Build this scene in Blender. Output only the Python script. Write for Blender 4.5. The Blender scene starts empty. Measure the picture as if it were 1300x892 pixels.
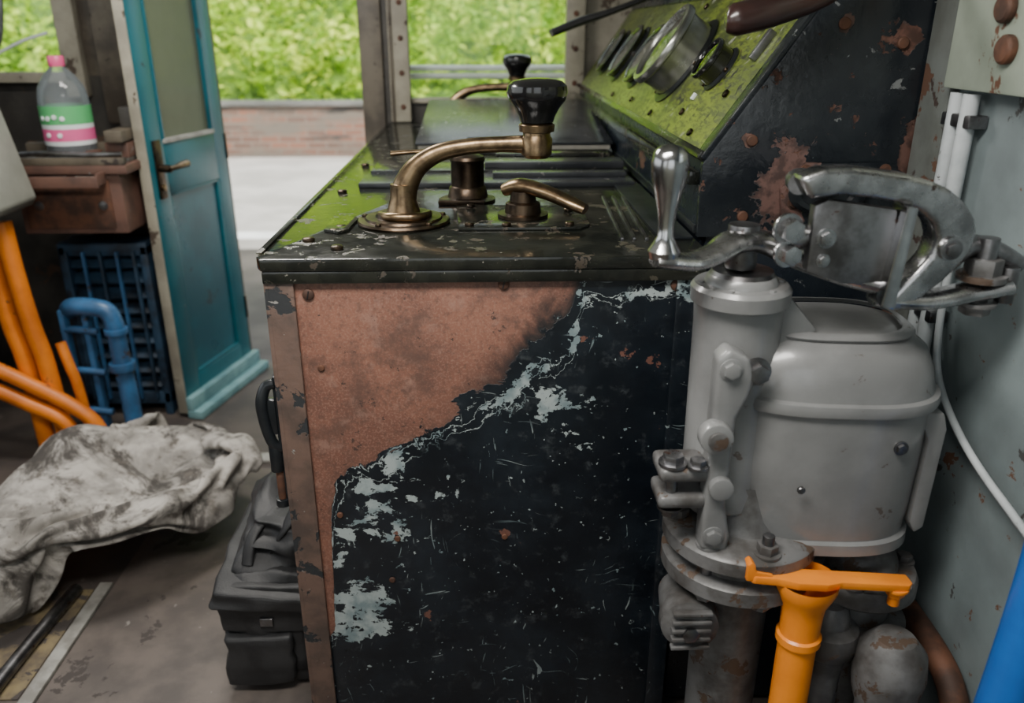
import bpy, bmesh, math, random
from mathutils import Vector, Matrix, Euler, noise as mn
random.seed(4)
COL=bpy.context.scene.collection
# ------------------------------------------------------------------ materials
class NT:
    def __init__(s,name):
        s.m=bpy.data.materials.new(name); s.m.use_nodes=True
        s.t=s.m.node_tree; s.b=s.t.nodes['Principled BSDF']; s.out=s.t.nodes['Material Output']
    def n(s,ty,**k):
        x=s.t.nodes.new(ty)
        for a,b in k.items(): setattr(x,a,b)
        return x
    def put(s,sock,v):
        if isinstance(v,bpy.types.NodeSocket): s.t.links.new(v,sock)
        elif isinstance(v,(tuple,list)) and len(v)==3 and sock.type=='RGBA': sock.default_value=(*v,1)
        else: sock.default_value=v
    def math(s,op,a,b=0.0,c=None,clamp=False):
        x=s.n('ShaderNodeMath',operation=op); x.use_clamp=clamp
        s.put(x.inputs[0],a); s.put(x.inputs[1],b)
        if c is not None: s.put(x.inputs[2],c)
        return x.outputs[0]
    def step(s,v,a,b,smooth=True):
        x=s.n('ShaderNodeMapRange'); x.interpolation_type='SMOOTHSTEP' if smooth else 'LINEAR'
        s.put(x.inputs[0],v); x.inputs[1].default_value=a; x.inputs[2].default_value=b
        return x.outputs[0]
    def noise(s,vec,scale,detail=4,rough=.55,dist=0.0):
        x=s.n('ShaderNodeTexNoise'); s.put(x.inputs['Vector'],vec)
        x.inputs['Scale'].default_value=scale; x.inputs['Detail'].default_value=detail
        x.inputs['Roughness'].default_value=rough; x.inputs['Distortion'].default_value=dist
        return x.outputs['Fac']
    def mix(s,f,a,b):
        x=s.n('ShaderNodeMix',data_type='RGBA'); s.put(x.inputs[0],f); s.put(x.inputs[6],a); s.put(x.inputs[7],b)
        return x.outputs[2]
    def pos(s): return s.n('ShaderNodeNewGeometry').outputs['Position']
    def blob(s,p,c,r,amp=1.0,sc=(1,1,1)):
        a=s.n('ShaderNodeVectorMath',operation='SUBTRACT'); s.put(a.inputs[0],p); a.inputs[1].default_value=c
        b=s.n('ShaderNodeVectorMath',operation='MULTIPLY'); s.put(b.inputs[0],a.outputs[0]); b.inputs[1].default_value=sc
        l=s.n('ShaderNodeVectorMath',operation='LENGTH'); s.put(l.inputs[0],b.outputs[0])
        return s.math('MULTIPLY',s.math('SUBTRACT',1.0,s.step(l.outputs['Value'],0.0,r)),amp)
    def scalev(s,v,sc,rot=(0,0,0)):
        x=s.n('ShaderNodeMapping'); s.put(x.inputs[0],v); x.inputs['Scale'].default_value=sc; x.inputs['Rotation'].default_value=rot
        return x.outputs[0]
    def bump(s,h,strength=.3,dist=.002):
        x=s.n('ShaderNodeBump'); x.inputs['Strength'].default_value=strength; x.inputs['Distance'].default_value=dist
        s.put(x.inputs['Height'],h); s.put(s.b.inputs['Normal'],x.outputs[0])

def worn(name,c1,c2,scale=8,rough=.5,metal=0.0,chips=None,bump=.25,spec=None,rvar=.15,bscale=60,coat=0.0,blobs=None):
    """painted / cast surface: two-tone noise, optional list of chips (colour,scale,threshold)"""
    k=NT(name); p=k.pos()
    f=k.step(k.noise(p,scale,6,.6),.35,.65)
    col=k.mix(f,c1,c2); r=k.math('ADD',rough-rvar/2,k.math('MULTIPLY',k.noise(p,scale*2.3,5),rvar)); h=k.noise(p,bscale,4)
    for (cc,sc,th) in (chips or []):
        m=k.step(k.noise(p,sc,7,.65,.3),th,th+.02)
        col=k.mix(m,col,cc); h=k.math('SUBTRACT',h,k.math('MULTIPLY',m,.6))
        r=k.math('ADD',r,k.math('MULTIPLY',m,.25),clamp=True)
    for (cc,c0,rr,sc) in (blobs or []):
        m=k.step(k.math('ADD',k.noise(p,22,7,.65,.3),k.blob(p,c0,rr,.45,sc)),.62,.65)
        cc2=k.mix(k.step(k.noise(p,40,5,.6),.4,.6),cc,tuple(a*.4 for a in cc))
        col=k.mix(m,col,cc2); h=k.math('SUBTRACT',h,k.math('MULTIPLY',m,.6)); r=k.math('ADD',r,k.math('MULTIPLY',m,.35),clamp=True)
    k.put(k.b.inputs['Base Color'],col); k.put(k.b.inputs['Roughness'],r); k.b.inputs['Metallic'].default_value=metal
    if coat: k.b.inputs['Coat Weight'].default_value=coat; k.b.inputs['Coat Roughness'].default_value=.12
    k.bump(h,bump,.0015)
    return k.m

RUST=(.13,.055,.03); DRUST=(.05,.026,.018)
M={}
M['black_top']=worn('gloss_black_paint',(.007,.008,.007),(.018,.019,.015),14,.14,chips=[((.06,.055,.04),9,.62),((.05,.04,.03),24,.61),((.18,.17,.14),60,.68)],bump=.42,bscale=34,rvar=.28)
M['black']=worn('black_paint',(.006,.008,.010),(.014,.016,.018),9,.32,chips=[((.08,.04,.025),12,.66),((.2,.23,.23),45,.735)],bump=.3)
M['blackplate']=worn('black_plate_paint',(.005,.008,.013),(.012,.016,.022),7,.28,chips=[((.09,.045,.03),6,.62),((.13,.14,.14),19,.68),((.25,.28,.28),60,.73)],bump=.45)
M['sideplate']=worn('black_side_plate_paint',(.005,.007,.010),(.014,.017,.020),7,.26,chips=[((.08,.042,.03),7,.65),((.13,.14,.14),19,.66),((.25,.28,.28),60,.71)],bump=.6,
   blobs=[((.11,.058,.048),(.53,1.43,1.19),.085,(1,1,.8)),((.11,.05,.035),(.71,1.43,1.44),.03,(1,1,1)),((.10,.05,.035),(.60,1.43,1.46),.026,(1,1,1)),((.10,.05,.038),(.745,1.43,1.25),.035,(1,1,.5)),((.11,.055,.04),(.46,1.43,1.27),.02,(1,1,1))])
M['rubber']=worn('black_plastic',(.012,.012,.013),(.02,.02,.021),20,.4,bump=.05)
M['bakelite']=worn('black_bakelite',(.006,.006,.007),(.010,.010,.010),10,.14,bump=.03,rvar=.08,coat=.5)
M['brass']=worn('aged_brass',(.30,.21,.12),(.13,.09,.055),30,.32,1.0,bump=.2)
M['bronze']=worn('dark_bronze',(.11,.078,.053),(.04,.031,.024),24,.36,1.0,bump=.25,rvar=.25)
M['steel']=worn('polished_steel',(.58,.58,.59),(.38,.38,.39),18,.18,1.0,bump=.06,rvar=.16)
M['steelworn']=worn('worn_bare_steel',(.50,.50,.51),(.27,.27,.275),26,.27,1.0,chips=[((.08,.06,.05),24,.65)],bump=.22,rvar=.22)
M['steeldull']=worn('dull_steel',(.28,.28,.29),(.13,.125,.125),20,.36,1.0,chips=[((.08,.05,.04),30,.64)],bump=.2)
M['bezel']=worn('nickel_gauge_bezel',(.50,.50,.47),(.30,.30,.28),14,.25,.9,bump=.05)
M['greycast']=worn('grey_enamel_casting',(.190,.193,.192),(.14,.142,.142),6,.33,chips=[((.085,.07,.06),24,.66)],bump=.35,bscale=34,rvar=.14,coat=.35)
M['greydirty']=worn('grey_dirty_casting',(.13,.13,.13),(.05,.046,.043),14,.40,chips=[((.07,.045,.03),18,.58)],bump=.45)
M['wallgrey']=worn('grey_blue_wall_paint',(.18,.22,.225),(.125,.15,.155),4,.5,chips=[((.05,.05,.048),10,.63),((.12,.06,.035),17,.63)],bump=.25)
M['wallrust']=worn('rust_streaked_wall_paint',(.15,.165,.155),(.09,.095,.085),6,.5,chips=[((.10,.05,.03),8,.56),((.04,.025,.02),14,.60)],bump=.4)
M['cream']=worn('cream_green_paint',(.29,.33,.27),(.21,.24,.195),5,.45,chips=[((.13,.06,.035),9,.61)],bump=.25)
M['beige']=worn('beige_grey_paint',(.28,.285,.245),(.20,.205,.175),4,.5,chips=[((.12,.08,.05),10,.65)],bump=.15)
M['frame']=worn('brown_grey_frame',(.12,.10,.072),(.055,.044,.033),8,.5,chips=[((.03,.022,.018),12,.6)],bump=.3)
M['framelt']=worn('stone_frame_paint',(.34,.315,.245),(.23,.21,.165),7,.5,chips=[((.07,.05,.035),11,.61)],bump=.3)
M['darkwall']=worn('dark_grimy_wall',(.055,.05,.042),(.022,.02,.018),5,.6,chips=[((.10,.06,.04),9,.62)],bump=.3)
M['teal']=worn('teal_door_paint',(.010,.12,.15),(.007,.082,.108),3,.30,chips=[((.02,.05,.06),20,.66),((.24,.26,.22),14,.71)],bump=.2)
M['tealdk']=worn('dark_teal_door_paint',(.009,.11,.145),(.007,.07,.095),3,.30,chips=[((.02,.045,.055),11,.62)],bump=.15)
M['tealpale']=worn('pale_blue_kickplate',(.20,.36,.37),(.10,.22,.24),8,.5,bump=.2)
M['orange']=worn('orange_paint',(.85,.26,.015),(.72,.20,.012),6,.34,chips=[((.2,.1,.04),25,.68)],bump=.12)
M['orangehose']=worn('orange_conduit',(.80,.22,.012),(.55,.14,.01),6,.45,chips=[((.1,.06,.04),14,.66)],bump=.1)
M['blue']=worn('blue_pipe_paint',(.04,.14,.30),(.025,.08,.17),10,.42,chips=[((.04,.03,.03),16,.62)],bump=.2)
M['bluebright']=worn('bright_blue_enamel',(.01,.12,.45),(.01,.09,.36),5,.35,bump=.05)
M['bluedk']=worn('dark_blue_radiator_paint',(.02,.05,.09),(.009,.014,.022),10,.5,bump=.3)
M['rust']=worn('rusty_iron',RUST,DRUST,18,.7,.2,bump=.5)
M['striprust']=worn('rusty_angle_iron',(.125,.078,.06),(.06,.043,.036),13,.5,chips=[((.016,.018,.02),12,.57),((.26,.25,.23),38,.64)],bump=.8)
M['boxrust']=worn('rust_brown_box',(.14,.07,.05),(.075,.042,.033),9,.6,chips=[((.2,.2,.19),16,.64)],bump=.3)
M['whitepipe']=worn('white_grey_conduit',(.46,.49,.50),(.33,.36,.37),12,.4,chips=[((.12,.12,.12),22,.64)],bump=.15)
M['floor']=worn('worn_brown_lino',(.095,.076,.065),(.055,.046,.042),5,.6,chips=[((.15,.125,.11),12,.64)],bump=.25)
M['mat']=worn('grey_brown_floor_plate',(.13,.107,.093),(.08,.067,.06),7,.6,chips=[((.055,.045,.04),6,.60),((.22,.2,.18),30,.69)],bump=.3)
M['strip']=worn('pale_floor_strip',(.36,.35,.32),(.20,.19,.17),15,.5,bump=.2)
M['dirt']=worn('yellow_dirt_floor',(.20,.155,.08),(.09,.07,.05),14,.8,chips=[((.06,.05,.045),9,.52)],bump=.5)
M['pave']=worn('pale_paving',(.50,.47,.43),(.36,.34,.31),1.5,.9,bump=.2,bscale=8)
M['coping']=worn('dark_wall_coping',(.17,.165,.15),(.10,.10,.09),2,.9,bump=.3,bscale=10)
M['brake']=worn('running_plate_steel',(.10,.085,.075),(.06,.05,.045),3,.7,bump=.2)
M['white']=worn('white_line_paint',(.8,.8,.78),(.65,.65,.63),4,.7,bump=.1)
M['roof']=worn('ceiling_cream_paint',(.5,.5,.45),(.42,.42,.38),3,.5,bump=.1)
M['bagfab']=worn('black_bag_fabric',(.012,.012,.013),(.026,.026,.027),12,.55,bump=.5,bscale=220)
M['bookcover']=worn('black_folder_cover',(.016,.018,.021),(.038,.041,.045),6,.24,chips=[((.14,.13,.12),40,.65)],bump=.4)
M['page']=worn('paper_edge',(.4,.38,.33),(.3,.28,.24),30,.8,bump=.3)
M['wood']=worn('maroon_wood_handle',(.035,.014,.012),(.02,.010,.009),9,.3,bump=.1,coat=.3)

def cloth_mat():
    k=NT('grimy_rag_cloth'); p=k.pos()
    c=k.mix(k.step(k.noise(p,8,7,.65,.4),.38,.62),(.46,.43,.39),(.22,.205,.185))
    c=k.mix(k.step(k.noise(p,6.0,8,.72,.7),.48,.60),c,(.06,.053,.047))
    c=k.mix(k.step(k.noise(p,24,6,.65),.54,.68),c,(.12,.105,.09))
    k.put(k.b.inputs['Base Color'],c); k.b.inputs['Roughness'].default_value=.9
    k.bump(k.noise(p,260,3),.3,.001); return k.m
M['cloth']=cloth_mat()

def green_reflection_panel():
    k=NT('scratched_green_panel'); p=k.pos()  # greenery reflected in scratched black paint, put into the base colour as green
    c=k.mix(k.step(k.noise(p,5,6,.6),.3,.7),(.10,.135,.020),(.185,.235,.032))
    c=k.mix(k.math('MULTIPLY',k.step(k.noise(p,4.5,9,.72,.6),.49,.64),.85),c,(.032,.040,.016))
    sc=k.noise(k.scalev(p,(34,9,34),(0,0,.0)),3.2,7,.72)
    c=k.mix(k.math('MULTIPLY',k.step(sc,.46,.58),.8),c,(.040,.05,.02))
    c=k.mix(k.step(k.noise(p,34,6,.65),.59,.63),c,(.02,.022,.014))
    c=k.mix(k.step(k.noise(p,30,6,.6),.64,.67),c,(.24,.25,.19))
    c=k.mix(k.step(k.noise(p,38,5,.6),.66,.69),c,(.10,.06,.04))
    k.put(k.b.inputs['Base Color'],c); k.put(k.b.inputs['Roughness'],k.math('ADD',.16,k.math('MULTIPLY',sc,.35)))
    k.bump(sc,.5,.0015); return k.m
M['green']=green_reflection_panel()

def front_panel():
    k=NT('chipped_primer_front_panel'); p=k.pos()
    sx=k.n('ShaderNodeSeparateXYZ'); k.put(sx.inputs[0],p); x,z=sx.outputs[0],sx.outputs[2]
    fc=k.n('ShaderNodeFloatCurve'); cv=fc.mapping.curves[0]
    pts=[(-.37,.32),(-.315,.34),(-.300,.56),(-.275,.655),(-.235,.69),(-.16,.725),(-.09,.785),(-.04,.83),(.0,.87),(.05,.91),(.08,.955),(.105,.975),(.135,.985),(.155,1.03),(.18,1.1),(.37,1.1)]
    q=[((a+.37)/.74,(b-.3)/.8) for a,b in pts]
    cv.points[0].location=q[0]; cv.points[1].location=q[-1]
    for a in q[1:-1]: cv.points.new(*a)
    for a in cv.points: a.handle_type='AUTO_CLAMPED'
    fc.mapping.update()
    k.put(fc.inputs['Value'],k.math('DIVIDE',k.math('ADD',x,.37),.74))
    zb=k.math('ADD',k.math('MULTIPLY',fc.outputs[0],.8),.3)
    warp=k.math('MULTIPLY',k.math('SUBTRACT',k.noise(p,10,8,.62,.6),.5),.19)
    d=k.math('ADD',k.math('SUBTRACT',z,zb),warp)
    warp2=k.math('MULTIPLY',k.math('SUBTRACT',k.noise(k.scalev(p,(1,1,1),(.3,.2,.1)),9,6,.55,.8),.5),.13)
    off=k.math('ADD',.016,k.math('MULTIPLY',k.step(x,-.12,.05),.05))
    e=k.math('ADD',k.math('ADD',d,off),warp2)
    c=k.mix(k.step(k.noise(p,7,7,.65),.35,.7),(.003,.005,.008),(.010,.015,.021))
    c=k.mix(k.step(k.noise(p,30,6,.7),.54,.74),c,(.034,.040,.045))
    red=k.mix(k.step(k.noise(p,4,8,.68),.35,.65),(.215,.094,.062),(.13,.056,.039))
    red=k.mix(k.math('MULTIPLY',k.step(k.noise(p,240,3,.6),.48,.62),.5),red,(.27,.15,.11))
    red=k.mix(k.math('MULTIPLY',k.step(k.noise(p,90,4,.65),.52,.66),.5),red,(.075,.04,.03))
    red=k.mix(k.math('MULTIPLY',k.step(k.noise(p,6,8,.75),.48,.64),.85),red,(.08,.043,.033))
    red=k.mix(k.math('MULTIPLY',k.step(k.noise(p,18,7,.75),.53,.68),.55),red,(.26,.15,.115))
    mr=k.step(d,.0,.004)
    fade=k.step(d,.0,.07)  # primer blends into the black paint along its boundary
    nr=k.step(x,-.12,.08)
    red=k.mix(k.math('MULTIPLY',k.math('SUBTRACT',1.0,fade),k.math('ADD',.12,k.math('MULTIPLY',nr,.88))),red,(.008,.008,.009))
    n3=k.noise(p,14,8,.64,.4)
    near=k.math('ABSOLUTE',e)
    ch=k.step(k.math('SUBTRACT',n3,k.math('MULTIPLY',near,5.0)),.468,.478)
    ch=k.math('MULTIPLY',ch,k.step(k.noise(p,75,4,.6),.37,.42))
    line=k.math('SUBTRACT',1.0,k.step(k.math('ABSOLUTE',k.math('SUBTRACT',e,.012)),.0009,.0022))
    line2=k.math('SUBTRACT',1.0,k.step(k.math('ABSOLUTE',k.math('ADD',e,.016)),.0007,.0018))
    line=k.math('MAXIMUM',line,line2)
    line=k.math('MULTIPLY',line,k.step(k.noise(p,8,3),.38,.50))
    def blob(cx,cz,r,amp,ax=1.0):
        return k.blob(p,(cx,1.325,cz),r,amp,(ax,0,1))
    dens=k.math('ADD',k.math('ADD',blob(-.255,.36,.13,.36,1.1),blob(-.2,.60,.16,.10)),k.math('ADD',blob(.16,.78,.11,.12),blob(.11,.86,.09,.12,1.6)))
    dens=k.math('ADD',dens,blob(.16,1.03,.06,.14,.6))
    dens=k.math('ADD',dens,k.math('ADD',blob(-.17,.66,.10,.12,.5),blob(-.285,.53,.10,.20,2)))
    n4=k.noise(k.scalev(p,(1,1,1.5)),15,8,.66,.3)
    ch2=k.step(k.math('ADD',n4,dens),.675,.683)
    ch2=k.math('MULTIPLY',ch2,k.step(k.noise(p,60,4,.6),.36,.40))
    sp=k.step(k.noise(p,85,4,.6),.685,.70)
    wv=k.n('ShaderNodeVectorMath',operation='ADD'); k.put(wv.inputs[0],p)
    wn=k.n('ShaderNodeTexNoise'); k.put(wn.inputs['Vector'],p); wn.inputs['Scale'].default_value=5
    wm=k.n('ShaderNodeVectorMath',operation='SCALE'); k.put(wm.inputs[0],wn.outputs['Color']); wm.inputs['Scale'].default_value=.16
    k.put(wv.inputs[1],wm.outputs[0]); pw=wv.outputs[0]
    def scratch(sc,rot,th): return k.step(k.noise(k.scalev(pw,sc,rot),1.8,3,.5),th,th+.012)
    scr=k.math('MAXIMUM',scratch((6,6,90),(0,.5,0),.68),scratch((90,6,6),(0,-.35,0),.69))
    scr=k.math('MAXIMUM',scr,scratch((80,8,8),(0,.7,0),.70))
    scr=k.math('MULTIPLY',scr,k.step(k.noise(p,7,3),.46,.56))
    allc=k.math('MAXIMUM',k.math('MAXIMUM',ch,line),k.math('MAXIMUM',ch2,k.math('MAXIMUM',sp,k.math('MULTIPLY',scr,.7))))
    grey=k.mix(k.step(k.noise(p,20,4),.4,.6),(.15,.20,.21),(.30,.345,.34))
    c=k.mix(allc,c,grey)
    rs=k.step(k.math('ADD',k.noise(p,14,6,.6),k.math('ADD',blob(-.175,.555,.03,.25),blob(.03,.555,.028,.3))),.69,.71)
    c=k.mix(rs,c,(.13,.06,.045))
    c=k.mix(mr,c,red)
    rsp=k.math('MULTIPLY',k.step(k.noise(p,33,6,.7),.62,.66),mr)
    c=k.mix(rsp,c,(.05,.028,.022))
    k.put(k.b.inputs['Base Color'],c)
    r=k.math('ADD',.22,k.math('MULTIPLY',mr,.2)); r=k.math('ADD',r,k.math('MULTIPLY',k.noise(p,20,5),.2))
    k.put(k.b.inputs['Roughness'],r)
    h=k.math('SUBTRACT',k.math('MULTIPLY',k.noise(p,50,5),.5),k.math('MULTIPLY',k.math('MAXIMUM',allc,mr),.6))
    k.bump(h,.6,.0015); return k.m
M['front']=front_panel()

def glass(name,tint=(1,1,1),rough=.02,diffmix=0.0,dc=(.4,.42,.36)):
    k=NT(name); k.t.nodes.remove(k.b)
    tr=k.n('ShaderNodeBsdfTransparent'); gl=k.n('ShaderNodeBsdfGlossy'); mx=k.n('ShaderNodeMixShader'); fr=k.n('ShaderNodeFresnel')
    tr.inputs[0].default_value=(*tint,1); gl.inputs['Roughness'].default_value=rough; fr.inputs[0].default_value=1.35
    k.t.links.new(fr.outputs[0],mx.inputs[0]); k.t.links.new(tr.outputs[0],mx.inputs[1]); k.t.links.new(gl.outputs[0],mx.inputs[2])
    o=mx.outputs[0]
    if diffmix:
        df=k.n('ShaderNodeBsdfTranslucent'); df.inputs[0].default_value=(*dc,1); d2=k.n('ShaderNodeBsdfDiffuse'); d2.inputs[0].default_value=(*dc,1)
        m1=k.n('ShaderNodeMixShader'); k.t.links.new(df.outputs[0],m1.inputs[1]); k.t.links.new(d2.outputs[0],m1.inputs[2])
        m2=k.n('ShaderNodeMixShader'); k.put(m2.inputs[0],k.math('ADD',diffmix-.1,k.math('MULTIPLY',k.noise(k.pos(),5,5),.2)))
        k.t.links.new(o,m2.inputs[1]); k.t.links.new(m1.outputs[0],m2.inputs[2]); o=m2.outputs[0]
    k.t.links.new(o,k.out.inputs[0]); return k.m
M['glass']=glass('window_glass',(.93,.96,.94)); M['doorglass']=glass('grimy_door_glass',(.6,.65,.6),.04,.55,(.42,.47,.34)); M['pet']=glass('clear_bottle_plastic',(.86,.9,.93),.05,.22,(.7,.75,.78))  # door glass: reflected greenery put in as a pale green diffuse tint
M['gaugeglass']=glass('gauge_glass',(.95,.95,.95))
def flat(name,c,r=.5,metal=0):
    k=NT(name); p=k.pos(); k.put(k.b.inputs['Base Color'],k.mix(k.noise(p,30,3),c,tuple(a*.8 for a in c))); k.b.inputs['Roughness'].default_value=r; k.b.inputs['Metallic'].default_value=metal; return k.m
M['pink']=flat('pink_label',(.75,.12,.30)); M['labgreen']=flat('green_label',(.10,.45,.16)); M['labwhite']=flat('white_label',(.8,.85,.85)); M['cap']=flat('pink_bottle_cap',(.75,.10,.25),.35)
M['dial']=flat('dial_face',(.03,.033,.03),.4); M['dialw']=flat('pale_dial_face',(.16,.17,.14),.5); M['tick']=flat('dial_markings',(.6,.6,.55),.5)
def leafmat(name,a,b,c):
    k=NT(name); p=k.pos()
    col=k.mix(k.step(k.noise(p,.8,5,.65),.38,.62),a,b); col=k.mix(k.step(k.noise(p,3.5,4,.6),.45,.62),col,c)
    k.put(k.b.inputs['Base Color'],col); k.b.inputs['Roughness'].default_value=.6
    tl=k.n('ShaderNodeBsdfTranslucent'); k.put(tl.inputs[0],col); mx=k.n('ShaderNodeMixShader'); mx.inputs[0].default_value=.4
    k.t.links.new(k.b.outputs[0],mx.inputs[1]); k.t.links.new(tl.outputs[0],mx.inputs[2]); k.t.links.new(mx.outputs[0],k.out.inputs[0]); return k.m
M['leaf']=leafmat('hedge_leaves',(.42,.64,.03),(.14,.30,.015),(.74,.86,.10))
M['bank']=worn('grassy_bank',(.06,.12,.012),(.14,.24,.03),2.5,.9,bump=.5,bscale=6)
def brickmat():
    k=NT('weathered_brick'); p=k.pos()
    mp=k.n('ShaderNodeMapping'); k.put(mp.inputs[0],p); mp.inputs['Rotation'].default_value=(math.pi/2,0,0)
    br=k.n('ShaderNodeTexBrick'); k.put(br.inputs['Vector'],mp.outputs[0]); br.inputs['Scale'].default_value=1
    br.inputs['Brick Width'].default_value=.23; br.inputs['Row Height'].default_value=.078; br.inputs['Mortar Size'].default_value=.007
    br.inputs['Color1'].default_value=(.24,.11,.07,1); br.inputs['Color2'].default_value=(.13,.08,.06,1); br.inputs['Mortar'].default_value=(.20,.17,.14,1)
    c=k.mix(k.step(k.noise(k.scalev(p,(1,1,5)),1.3,6,.65),.42,.60),br.outputs[0],(.15,.125,.10))
    c=k.mix(k.step(k.noise(k.scalev(p,(1,1,9)),1.0,6,.65),.55,.65),c,(.05,.045,.04))
    k.put(k.b.inputs['Base Color'],c); k.b.inputs['Roughness'].default_value=.9; return k.m
M['brick']=brickmat()

# ------------------------------------------------------------------ builder
class B:
    def __init__(s,name): s.name=name; s.bm=bmesh.new(); s.ms=[]
    def mi(s,m):
        m=M[m]
        if m not in s.ms: s.ms.append(m)
        return s.ms.index(m)
    def add(s,t,m,Mx=None):
        i=s.mi(m)
        if Mx is not None: t.transform(Mx)
        for f in t.faces: f.material_index=i; f.smooth=True
        bmesh.ops.recalc_face_normals(t,faces=t.faces)
        me=bpy.data.meshes.new('t'); t.to_mesh(me); s.bm.from_mesh(me); bpy.data.meshes.remove(me); t.free()
    def box(s,c,sz,m,rot=(0,0,0),bev=.003,seg=2):
        t=bmesh.new(); bmesh.ops.create_cube(t,size=1,matrix=Matrix.Diagonal((*sz,1)))
        if bev>0: bmesh.ops.bevel(t,geom=t.edges[:],offset=min(bev,min(sz)*.45),segments=seg,affect='EDGES',profile=.6)
        s.add(t,m,Matrix.Translation(c)@Euler(rot).to_matrix().to_4x4()); return s
    def bb(s,x0,x1,y0,y1,z0,z1,m,bev=.003,seg=2): return s.box(((x0+x1)/2,(y0+y1)/2,(z0+z1)/2),(x1-x0,y1-y0,z1-z0),m,bev=bev,seg=seg)
    def cyl(s,p1,p2,r1,m,r2=None,seg=32,bev=.0015):
        r2=r1 if r2 is None else r2; p1,p2=Vector(p1),Vector(p2); d=p2-p1; L=d.length
        t=bmesh.new(); bmesh.ops.create_cone(t,cap_ends=True,segments=seg,radius1=r1,radius2=r2,depth=L)
        if bev>0:
            e=[e for e in t.edges if abs(e.verts[0].co.z-e.verts[1].co.z)<1e-6]
            bmesh.ops.bevel(t,geom=e,offset=min(bev,L*.3,r1*.4),segments=2,affect='EDGES',profile=.6)
        s.add(t,m,Matrix.Translation((p1+p2)/2)@d.to_track_quat('Z','Y').to_matrix().to_4x4()); return s
    def lathe(s,prof,o,m,axis=(0,0,1),seg=48,sc=(1,1),pw=2.0,rot=0.0):
        """revolved profile; pw>2 squares the plan (superellipse)"""
        t=bmesh.new(); rings=[]
        def cs(a):
            c,n_=math.cos(a),math.sin(a); e=2/pw
            x=math.copysign(abs(c)**e,c)*sc[0]; y=math.copysign(abs(n_)**e,n_)*sc[1]
            return x*math.cos(rot)-y*math.sin(rot),x*math.sin(rot)+y*math.cos(rot)
        C=[cs(a*2*math.pi/seg) for a in range(seg)]
        for r,z in prof:
            if r<1e-6: rings.append([t.verts.new((0,0,z))])
            else: rings.append([t.verts.new((r*C[a][0],r*C[a][1],z)) for a in range(seg)])
        for a,b in zip(rings,rings[1:]):
            for i in range(seg):
                j=(i+1)%seg
                if len(a)==1 and len(b)==1: continue
                if len(a)==1: t.faces.new((a[0],b[i],b[j]))
                elif len(b)==1: t.faces.new((a[i],a[j],b[0]))
                else: t.faces.new((a[i],a[j],b[j],b[i]))
        s.add(t,m,Matrix.Translation(o)@Vector(axis).to_track_quat('Z','Y').to_matrix().to_4x4()); return s
    def tube(s,pts,rad,m,seg=16,flat=1.0,up=(0,0,1),sub=8):
        P=[Vector(p) for p in pts]; n=len(P)
        R=rad if isinstance(rad,(list,tuple)) else [rad]*n
        out=[];rr=[]
        for i in range(n-1):
            a=P[max(i-1,0)];b=P[i];c=P[i+1];d=P[min(i+2,n-1)]
            for k in range(sub):
                t=k/sub
                out.append(.5*((2*b)+(c-a)*t+(2*a-5*b+4*c-d)*t*t+(3*b-3*c+d-a)*t**3)); rr.append(R[i]*(1-t)+R[i+1]*t)
        out.append(P[-1]); rr.append(R[-1])
        bmx=bmesh.new(); rings=[]; U=Vector(up)
        for i,p in enumerate(out):
            T=(out[min(i+1,len(out)-1)]-out[max(i-1,0)]).normalized()
            N=(U-T*U.dot(T))
            if N.length<1e-3: N=T.orthogonal()
            N.normalize(); Bn=T.cross(N); U=N if flat==1.0 else U
            rings.append([bmx.verts.new(p+Bn*math.cos(a*2*math.pi/seg)*rr[i]+N*math.sin(a*2*math.pi/seg)*rr[i]*flat) for a in range(seg)])
        for a,b in zip(rings,rings[1:]):
            for i in range(seg): j=(i+1)%seg; bmx.faces.new((a[i],a[j],b[j],b[i]))
        bmx.faces.new(rings[0][::-1]); bmx.faces.new(rings[-1])
        s.add(bmx,m); return s
    def prism(s,poly,off,m,plane='XZ',bev=.002,seg=2,Mx=None):
        """poly of 2D points extruded along the third axis from off[0] to off[1]"""
        t=bmesh.new()
        def V(a,b,c): return (a,c,b) if plane=='XZ' else ((a,b,c) if plane=='XY' else (c,a,b))
        v0=[t.verts.new(V(a,b,off[0])) for a,b in poly]; v1=[t.verts.new(V(a,b,off[1])) for a,b in poly]
        t.faces.new(v0); t.faces.new(v1[::-1]); n=len(poly)
        for i in range(n): j=(i+1)%n; t.faces.new((v0[i],v1[i],v1[j],v0[j]))
        bmesh.ops.recalc_face_normals(t,faces=t.faces)
        if bev>0: bmesh.ops.bevel(t,geom=t.edges[:],offset=bev,segments=seg,affect='EDGES',profile=.6)
        s.add(t,m,Mx); return s
    def bolt(s,p,n,r,m,h=None,hexa=True,slot=False):
        p=Vector(p); n=Vector(n).normalized(); h=h or r*.8
        s.cyl(p,p+n*h,r,m,seg=6 if hexa else 24,bev=r*.12)
        if not hexa: s.lathe([(r*.98,0),(r*.8,h*.35),(0,h*.5)],p+n*h*.95,m,axis=n,seg=20)
        if hexa: s.cyl(p-n*.001,p+n*h*.25,r*1.35,m,seg=20,bev=.0005)
        if slot:
            q=(n.orthogonal()+n.cross(n.orthogonal())*.6).normalized(); s.cyl(p+n*h*1.3-q*r*.7,p+n*h*1.3+q*r*.7,r*.13,'rubber',seg=6,bev=0)
        return s
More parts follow.
